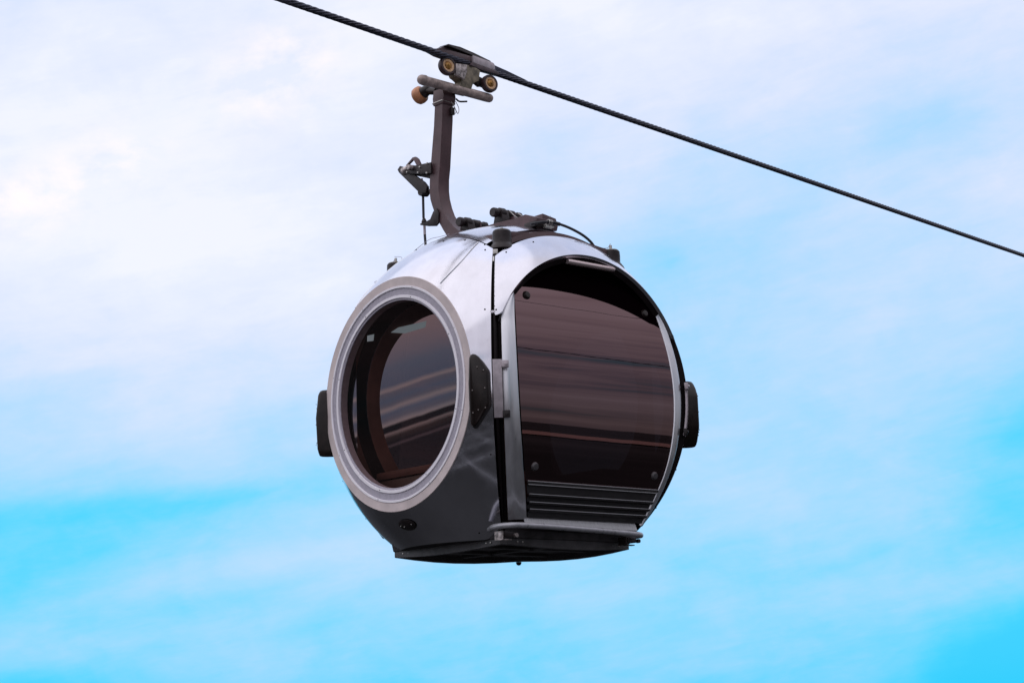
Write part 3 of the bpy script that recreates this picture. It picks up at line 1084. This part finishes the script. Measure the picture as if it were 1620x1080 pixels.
# small oval service cover low on each end panel
for sx in (-1, 1):
    d = Vector((sx * 0.80, 0, -0.765)).normalized()
    e1 = Vector((0, 1, 0))
    e2 = d.cross(e1)
    bm = bmesh.new()
    c = d * (RS + 0.002)
    vs = [bm.verts.new(c + e1 * 0.075 * math.cos(2 * pi * k / 40) + e2 * 0.042 * math.sin(2 * pi * k / 40)) for k in range(40)]
    vi = [bm.verts.new(c + d * 0.004 + e1 * 0.068 * math.cos(2 * pi * k / 40) + e2 * 0.036 * math.sin(2 * pi * k / 40)) for k in range(40)]
    for k in range(40):
        bm.faces.new([vs[k], vs[(k + 1) % 40], vi[(k + 1) % 40], vi[k]])
    bm.faces.new(vi)
    oc = finish(bm, 'service_cover', 'steel_dark', G, angle=60)
    studs('screw', 'galv', oc, [(c + d * 0.004 + e1 * a_ + e2 * (0.008 * math.sin(a_ * 60)), d) for a_ in (-0.045, 0.03, 0.055)], ((0.0, 0.005), (0.003, 0.004), (0.004, 0.0)))

# ------------------------------------------------------------------ cabin interior
fl = []
bm = bmesh.new()
vs = [bm.verts.new((0.76 * math.cos(2 * pi * k / 48), 0.60 * math.sin(2 * pi * k / 48), -0.745)) for k in range(48)]
bm.faces.new(vs)
r_ = bmesh.ops.extrude_face_region(bm, geom=list(bm.faces))
for v in [g for g in r_['geom'] if isinstance(g, bmesh.types.BMVert)]:
    v.co.z -= 0.03
finish(bm, 'cabin_floor', 'seat', G)
for sy in (-1, 1):
    # lining panel round each doorway, a flat ring set inside the hull
    def fr_(r0, r1, y, mat, nm):
        bm = bmesh.new()

        def f(u, v):
            a = 2 * pi * u
            rr = r0 + (r1 - r0) * v
            return Vector((max(-0.79, min(0.79, 0.02 + rr * math.cos(a))), sy * y, max(-0.76, 0.03 + rr * math.sin(a))))
        grid(bm, f, 120, 2, closeu=True)
        finish(bm, nm, mat, G)
    fr_(0.635, 0.735, 0.4755, 'lining_warm', 'doorway_lining')
    fr_(0.735, 0.83, 0.476, 'lining_dark', 'doorway_seal')
    fr_(0.83, 0.93, 0.475, 'lining', 'doorway_surround')
for sx in (-1, 1):
    be = empty('bench', (0, 0, 0), parent=G)
    box('bench_base', (sx * 0.56, 0, -0.60), (0.26, 0.80, 0.28), 'seat', be, 0.02)
    box('bench_cushion', (sx * 0.54, 0, -0.435), (0.32, 0.84, 0.05), 'lining', be, 0.02)

lm = empty('window_glint', (0, 0, 0), parent=G)  # glowing quads added in place of pale reflections in the round window
glint_mat = bpy.data.materials.new('cool_white_glint')
glint_mat.use_nodes = True
glint_mat.cycles.emission_sampling = 'NONE'
lb = glint_mat.node_tree.nodes['Principled BSDF']
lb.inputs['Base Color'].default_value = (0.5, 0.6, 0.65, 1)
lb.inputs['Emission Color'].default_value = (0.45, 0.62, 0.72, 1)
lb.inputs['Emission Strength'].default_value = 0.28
prism('glint_quad', [(-0.405, 0.506), (-0.347, 0.543), (-0.126, 0.608), (-0.137, 0.566), (-0.292, 0.512)], (-0.125, 0.458, -0.03), (1, 0, 0), (0, 0, 1), (0, 1, 0), 0.01, glint_mat, lm, 0)
prism('glint_quad', [(-0.568, 0.455), (-0.523, 0.468), (-0.529, 0.427), (-0.569, 0.419)], (-0.225, 0.35, -0.045), (1, 0, 0), (0, 0, 1), (0, 1, 0), 0.01, glint_mat, lm, 0)

# ------------------------------------------------------------------ hanger
farp = [(0.566, 2.14), (0.567, 2.12), (0.588, 1.919), (0.63, 1.664), (0.645, 1.56), (0.649, 1.49), (0.643, 1.44), (0.627, 1.396), (0.600, 1.335), (0.566, 1.277), (0.524, 1.215), (0.481, 1.158), (0.44, 1.11), (0.38, 1.075)]
nearp = [(0.488, 2.14), (0.489, 2.10), (0.497, 1.95), (0.533, 1.641), (0.549, 1.56), (0.552, 1.485), (0.545, 1.43), (0.525, 1.365), (0.500, 1.310), (0.465, 1.262), (0.42, 1.215), (0.37, 1.175), (0.31, 1.160), (0.20, 1.150)]
bm = bmesh.new()
hx = 0.045
rows = []
FL = []
for (fy, fz), (ny, nz) in zip(farp, nearp):
    rows.append([bm.verts.new((-hx, fy, fz)), bm.verts.new((hx, fy, fz)), bm.verts.new((hx, ny, nz)), bm.verts.new((-hx, ny, nz))])
# straight foot over the roof
for (by, bz, ty, tz) in ((0.15, 1.085, 0.10, 1.145), (0.0, 1.085, 0.0, 1.145), (-0.14, 1.075, -0.16, 1.135), (-0.25, 1.06, -0.27, 1.140), (-0.375, 1.03, -0.375, 1.098)):
    rows.append([bm.verts.new((-hx, by, bz)), bm.verts.new((hx, by, bz)), bm.verts.new((hx, ty, tz)), bm.verts.new((-hx, ty, tz))])
for a, b in zip(rows, rows[1:]):
    for k in range(4):
        bm.faces.new([a[k], a[(k + 1) % 4], b[(k + 1) % 4], b[k]])
bm.faces.new(rows[0]); bm.faces.new(rows[-1])
hg = finish(bm, 'hanger_arm', 'hanger', G, angle=38)
mb = hg.modifiers.new('bevel', 'BEVEL'); mb.width = 0.003; mb.segments = 1; mb.limit_method = 'ANGLE'; mb.angle_limit = R_(50); mb.harden_normals = True
# weld line / stiffener at the bend
prism('stiffener', [(0.63, 1.30), (0.60, 1.345), (0.565, 1.36), (0.545, 1.33), (0.55, 1.26), (0.575, 1.245), (0.66, 1.262), (0.735, 1.285), (0.735, 1.296), (0.68, 1.292)], (-0.052, 0, 0), (0, 1, 0), (0, 0, 1), (1, 0, 0), 0.012, 'steel_dark', hg, 0.002)
# head of the hanger
prism('hanger_head', [(0.482, 2.05), (0.580, 2.05), (0.585, 2.10), (0.572, 2.155), (0.48, 2.15), (0.470, 2.10)], (0, 0, 0), (0, 1, 0), (0, 0, 1), (1, 0, 0), 0.104, 'hanger', hg, 0.005)
bm = bmesh.new()
pl = [(-0.052, 0.483, 2.068), (0.052, 0.483, 2.062), (0.052, 0.583, 2.062), (-0.052, 0.583, 2.068)]
for a, b in zip(pl, pl[1:] + pl[:1]):
    tube_bm(bm, [a, b], 0.0055, 8)
tube_bm(bm, smooth_path([(0.02, 0.478, 2.07), (0.03, 0.46, 2.03), (0.055, 0.46, 1.99), (0.075, 0.47, 2.03), (0.055, 0.478, 2.08)], 6), 0.0025, 6)
tube_bm(bm, smooth_path([(0.035, 0.478, 2.05), (0.045, 0.465, 2.0), (0.02, 0.475, 1.975)], 6), 0.0022, 6)
finish(bm, 'clamp_band', 'galv', hg)
box('sensor_block', (0.024, 0.478, 2.005), (0.03, 0.02, 0.05), 'steel_dark', hg, 0.004)

# damping bushes on the foot
for (y, z, n_) in ((0.335, 1.222, 0), (0.005, 1.212, 1)):
    sb = empty('suspension_bush', (0, 0, 0), parent=G)
    lathe('bush_cylinder', [(0, -0.070), (0.026, -0.070), (0.030, -0.062), (0.030, -0.038), (0.021, -0.034), (0.021, -0.02), (0.035, -0.016), (0.036, 0.02), (0.024, 0.024), (0.024, 0.05), (0.031, 0.054), (0.031, 0.10), (0.024, 0.106), (0.024, 0.13), (0.028, 0.134), (0.028, 0.16), (0, 0.162)], (0, y, z), (1, 0, 0), 'steel_dark', sb, 20)
    prism('bush_bracket', [(-0.045, -0.07), (0.055, -0.07), (0.035, 0.0), (0.022, 0.024), (-0.022, 0.024), (-0.03, 0.0)], (0.012, y, z), (0, 1, 0), (0, 0, 1), (1, 0, 0), 0.06, 'steel_dark', sb, 0.003)
    box('bush_bracket', (0.09, y, z - 0.03), (0.012, 0.07, 0.08), 'hanger', sb, 0.003)
# web between the bushes: a shallow saddle
prism('saddle_web', [(0.30, 1.12), (0.30, 1.19), (0.24, 1.17), (0.14, 1.156), (0.07, 1.165), (0.02, 1.195), (-0.05, 1.19), (-0.09, 1.15), (-0.09, 1.10)], (0.062, 0, 0), (0, 1, 0), (0, 0, 1), (1, 0, 0), 0.014, 'hanger', hg, 0.002)
box('foot_plate', (0.0, -0.34, 1.055), (0.15, 0.10, 0.035), 'steel_dark', hg, 0.006)
prism('end_bracket', [(-0.06, -0.05), (0.065, -0.05), (0.075, -0.02), (0.06, 0.028), (-0.05, 0.045)], (0.07, -0.31, 1.092), (1, 0, 0), (0, 0, 1), (0, 1, 0), 0.10, 'hanger', hg, 0.005)
bm = bmesh.new()
box_bm(bm, (0.02, -0.40, 1.045), (0.05, 0.03, 0.025), 0.003)
lathe_bm(bm, [(0, 0.015), (0.014, 0.013), (0.014, -0.01), (0, -0.012)], (0.06, -0.395, 1.055), (0, 1, 0), 12)
finish(bm, 'foot_bolt', 'galv', hg)
# thin bright edge strips, as on the photo's clamp plates
tube('clip_wire', smooth_path([(-0.02, -0.10, 1.205), (0.0, -0.13, 1.165), (0.03, -0.15, 1.145), (0.055, -0.16, 1.15)], 5), 0.003, 'galv', hg, 6)
tube('clip_wire', smooth_path([(0.05, -0.10, 1.20), (0.06, -0.13, 1.175), (0.08, -0.15, 1.155)], 5), 0.003, 'galv', hg, 6)

# hose to the door drive
hs = [(-0.12, -0.40, 1.040), (-0.06, -0.41, 1.056), (-0.015, -0.42, 1.064), (0.079, -0.42, 1.069), (0.184, -0.42, 1.056), (0.289, -0.42, 1.028), (0.355, -0.42, 0.996), (0.388, -0.42, 0.965), (0.396, -0.42, 0.935)]
tube('control_hose', smooth_path(hs, 8), 0.0085, 'hose', G, 10)
tube('hose_sleeve', smooth_path([(0.01, -0.42, 1.066), (0.05, -0.42, 1.069), (0.10, -0.42, 1.067)], 6), 0.0125, 'hose', G, 12)
bm = bmesh.new()
for x in (0.018, 0.030, 0.006):
    tube_bm(bm, [(x, -0.42 + 0.016 * math.cos(a * pi / 6), 1.067 + 0.016 * math.sin(a * pi / 6)) for a in range(12)], 0.0022, 5, closed=True)
tube_bm(bm, smooth_path([(0.02, -0.42, 1.083), (0.012, -0.425, 1.096), (0.018, -0.43, 1.105)], 4), 0.002, 5)
finish(bm, 'hose_clip', 'galv', G)
# thin earth wires across the roof
def onroof(x, y, h=0.004):
    return Vector((x, y, math.sqrt(max(RS ** 2 - x * x - y * y, 0)))) * (1 + h)


bm = bmesh.new()
tube_bm(bm, smooth_path([(-0.455, 0.505, 0.975), (-0.46, 0.43, 0.955), onroof(-0.50, 0.36), onroof(-0.52, 0.20), (-0.50, 0.10, 0.995), onroof(-0.48, 0.02, 0.008), onroof(-0.44, -0.02)], 6), 0.0016, 5)
tube_bm(bm, smooth_path([(-0.455, 0.505, 0.955), onroof(-0.56, 0.50), onroof(-0.66, 0.42), onroof(-0.74, 0.34)], 6), 0.002, 5)
tube_bm(bm, smooth_path([(0.446, -0.505, 0.975), (0.42, -0.50, 0.945), (0.38, -0.47, 0.95), (0.36, -0.44, 0.965)], 6), 0.002, 5)
tube_bm(bm, smooth_path([onroof(0.05, -0.60), onroof(0.2, -0.585), onroof(0.36, -0.57)], 6), 0.002, 5)
finish(bm, 'earth_wire', 'ring_grey', G)

# ------------------------------------------------------------------ door lock mechanism on the hanger
mech = empty('lock_mechanism', (0, 0, 0), parent=G)
X1 = (1, 0, 0)
prism('support_bracket', [(0.60, 1.675), (0.83, 1.700), (0.86, 1.690), (0.85, 1.655), (0.70, 1.60), (0.60, 1.56)], (-0.02, 0, 0), (0, 1, 0), (0, 0, 1), X1, 0.014, 'steel_dark', mech, 0.002)
prism('support_bracket', [(0.60, 1.675), (0.83, 1.700), (0.86, 1.690), (0.85, 1.655), (0.70, 1.62), (0.60, 1.60)], (-0.062, 0, 0), (0, 1, 0), (0, 0, 1), X1, 0.010, 'steel_dark', mech, 0.002)
prism('lock_lever', [(0.955, 1.690), (0.972, 1.715), (0.945, 1.735), (0.915, 1.722), (0.70, 1.570), (0.665, 1.53), (0.68, 1.49), (0.74, 1.50)], (-0.04, 0, 0), (0, 1, 0), (0, 0, 1), X1, 0.022, 'steel_dark', mech, 0.003)
lathe('lever_roller', [(0, -0.03), (0.022, -0.03), (0.026, -0.02), (0.026, 0.02), (0.018, 0.03), (0, 0.03)], (-0.05, 0.885, 1.69), (0, 1, -0.1), 'steel_mid', mech, 20)
lathe('lever_roller', [(0, -0.03), (0.030, -0.028), (0.034, 0.0), (0.030, 0.028), (0, 0.03)], (-0.02, 0.735, 1.515), X1, 'steel_dark', mech, 20)
lathe('pivot_bolt', [(0, -0.06), (0.018, -0.058), (0.02, 0), (0.018, 0.058), (0, 0.06)], (-0.04, 0.80, 1.685), X1, 'steel_mid', mech, 14)
prism('spring_hook', [(0.70, 1.655), (0.735, 1.655), (0.785, 1.735), (0.80, 1.742), (0.868, 1.712), (0.872, 1.720), (0.80, 1.757), (0.77, 1.755), (0.745, 1.735)], (-0.05, 0, 0), (0, 1, 0), (0, 0, 1), X1, 0.016, 'hanger', mech, 0.001)
studs('mechanism_bolt', 'galv', mech, [((-0.067, y, z), (-1, 0, 0)) for (y, z) in ((0.71, 1.668), (0.635, 1.675), (0.64, 1.612), (0.80, 1.685), (0.73, 1.635), (0.845, 1.665))], ((0.0, 0.010), (0.006, 0.008), (0.008, 0.0)))
tube('cover_box', [(0.0, 0.60, 1.66), (0.0, 0.72, 1.65)], 0.03, 'steel_dark', mech, 12)
rod = tube('pull_rod', [(-0.02, 0.745, 1.50), (-0.02, 0.745, 1.34)], 0.0085, 'hose', G, 10)
tube('rod_end', [(-0.03, 0.743, 1.605), (-0.025, 0.745, 1.545)], [0.008, 0.013], 'plate', rod, 10)
tube('rod_end', [(-0.02, 0.741, 1.335), (-0.02, 0.739, 1.312), (-0.02, 0.739, 1.308), (-0.02, 0.739, 1.292)], [0.010, 0.019, 0.019, 0.012], 'steel_dark', rod, 12)
tube('rod_end', [(-0.02, 0.738, 1.29), (-0.02, 0.736, 1.225)], 0.009, 'plate', rod, 10)
tube('rod_hose', smooth_path([(-0.02, 0.736, 1.225), (-0.022, 0.730, 1.18), (-0.03, 0.718, 1.14), (-0.05, 0.70, 1.05), (-0.07, 0.66, 0.87)], 5), 0.0085, 'hose', rod, 10)

# ------------------------------------------------------------------ guide tube, wheels and grip
TA, TB = Vector((-0.258, 0.435, 2.152)), Vector((0.308, 0.435, 2.138))
gt = tube('guide_tube', [TA, TA.lerp(TB, 0.04), TA.lerp(TB, 0.05), TA.lerp(TB, 0.5), TA.lerp(TB, 0.96), TB], [0.033, 0.035, 0.0305, 0.030, 0.030, 0.029], 'tube', G, 24, roundcap=True)


def wheel(c, axis, R, w, tyre='tyre', disc='cream'):
    wh = empty('guide_wheel', (0, 0, 0), parent=G)
    h = w / 2
    lathe('tyre', [(R * 0.72, -h), (R * 0.93, -h), (R, -h * 0.6), (R, h * 0.6), (R * 0.93, h), (R * 0.72, h), (R * 0.70, h * 0.8), (R * 0.70, -h * 0.8), (R * 0.72, -h)], c, axis, tyre, wh, 48)
    lathe('wheel_disc', [(0, h * 0.72), (R * 0.30, h * 0.75), (R * 0.42, h * 0.35), (R * 0.48, h * 0.75), (R * 0.71, h * 0.85), (R * 0.71, -h * 0.85), (0, -h * 0.8)], c, axis, disc, wh, 40)
    lathe('wheel_hub', [(0, h * 1.5), (R * 0.12, h * 1.45), (R * 0.15, h * 1.1), (R * 0.26, h * 1.0), (R * 0.36, h * 0.8), (R * 0.38, h * 0.3)], c, axis, 'hub', wh, 24)
    return wh


ax1 = Vector((-0.10, -1, 0.05)).normalized()
wheel(Vector((-0.075, 0.400, 2.270)), ax1, 0.061, 0.042)
wheel(Vector((0.283, 0.400, 2.222)), ax1, 0.059, 0.042)
bw = empty('guide_wheel', (0, 0, 0), parent=G)
bc = Vector((-0.012, 0.765, 2.184))
bax = Vector((0.16, -0.92, 0.30)).normalized()
lathe('tyre', [(0.030, -0.034), (0.047, -0.033), (0.057, -0.022), (0.060, 0.0), (0.057, 0.022), (0.047, 0.033), (0.030, 0.034), (0.030, -0.034)], bc, bax, 'orange', bw, 40)
lathe('wheel_hub', [(0.0, 0.10), (0.030, 0.10), (0.036, 0.06), (0.040, 0.036), (0.030, 0.02), (0.0, 0.0)], bc, bax, 'steel_dark', bw, 20)
tube('wheel_axle', [bc + bax * 0.06, (0.0, 0.60, 2.17)], 0.026, 'steel_dark', bw, 14)

# casting between tube and rope, and the axle beam of the two wheels
gc = prism('grip_casting', [(0.13, 2.34), (0.15, 2.39), (0.30, 2.40), (0.36, 2.38), (0.345, 2.30), (0.29, 2.285), (0.265, 2.20), (0.165, 2.20), (0.205, 2.285), (0.15, 2.30)], (-0.142, 0.445, -0.076), (1, 0, 0), (0, 0, 1), (0, 1, 0), 0.07, 'bracket', G, 0.006)
prism('casting_plate', [(0.13, 2.30), (0.13, 2.375), (0.225, 2.385), (0.225, 2.34), (0.20, 2.28)], (-0.142, 0.395, -0.076), (1, 0, 0), (0, 0, 1), (0, 1, 0), 0.02, 'steel_mid', gc, 0.003)
prism('casting_plate', [(0.33, 2.29), (0.34, 2.345), (0.39, 2.335), (0.40, 2.285), (0.36, 2.275)], (-0.142, 0.435, -0.076), (1, 0, 0), (0, 0, 1), (0, 1, 0), 0.03, 'steel_dark', gc, 0.003)
tube('axle_beam', [(-0.075, 0.44, 2.268), (0.283, 0.44, 2.218)], 0.02, 'steel_dark', gc, 12)
tube('small_hook', smooth_path([(0.035, 0.45, 2.085), (0.06, 0.445, 2.07), (0.12, 0.44, 2.08)], 4), 0.006, 'steel_dark', gc, 8)

# jaws in the frame of the rope: s along it, t to the near side, u up
def RF(s, t, u):
    return ROPE0 + RD * s + RDr * t + RDu * u


def rprism(name, poly, t, depth, mat, parent, bev=0.003):
    """outline in (s,u), centred at t, depth across"""
    return prism(name, poly, ROPE0 + RDr * t, RD, RDu, RDr, depth, mat, parent, bev)


gp = rprism('rope_grip', [(-0.44, 0.010), (-0.30, 0.030), (-0.25, 0.062), (-0.20, 0.074), (-0.10, 0.078), (0.02, 0.070), (0.14, 0.064), (0.26, 0.056), (0.40, 0.040), (0.62, 0.020), (0.60, 0.012), (0.30, 0.0), (0.0, -0.012), (-0.30, -0.008)], -0.030, 0.045, 'grip', G, 0.004)
rprism('jaw_cover', [(-0.40, 0.010), (-0.28, 0.024), (-0.20, 0.040), (0.02, 0.050), (0.015, 0.012), (-0.20, 0.010), (-0.38, 0.004)], 0.0, 0.030, 'hanger', gp)
rprism('jaw_plate', [(0.02, 0.004), (0.02, 0.055), (0.235, 0.052), (0.250, 0.044), (0.255, 0.012), (0.235, 0.000)], 0.014, 0.030, 'plate', gp, 0.005)
rprism('jaw_cover', [(-0.02, -0.024), (0.0, 0.004), (0.26, 0.0), (0.30, -0.012), (0.28, -0.026), (0.10, -0.030)], 0.016, 0.036, 'grip', gp, 0.003)
rprism('jaw_cover', [(0.255, 0.004), (0.255, 0.046), (0.40, 0.036), (0.62, 0.018), (0.60, 0.010)], 0.0, 0.030, 'rope', gp, 0.002)
rprism('top_cover', [(-0.24, 0.066), (-0.22, 0.080), (-0.10, 0.088), (0.05, 0.080), (0.22, 0.066), (0.24, 0.055), (0.02, 0.06)], -0.02, 0.07, 'steel_dark', gp, 0.003)

# ------------------------------------------------------------------ parent fix: parts were modelled in world space
bpy.context.view_layer.update()
for o in list(COL.objects):
    if o.parent is G:
        o.location = o.location - G.location
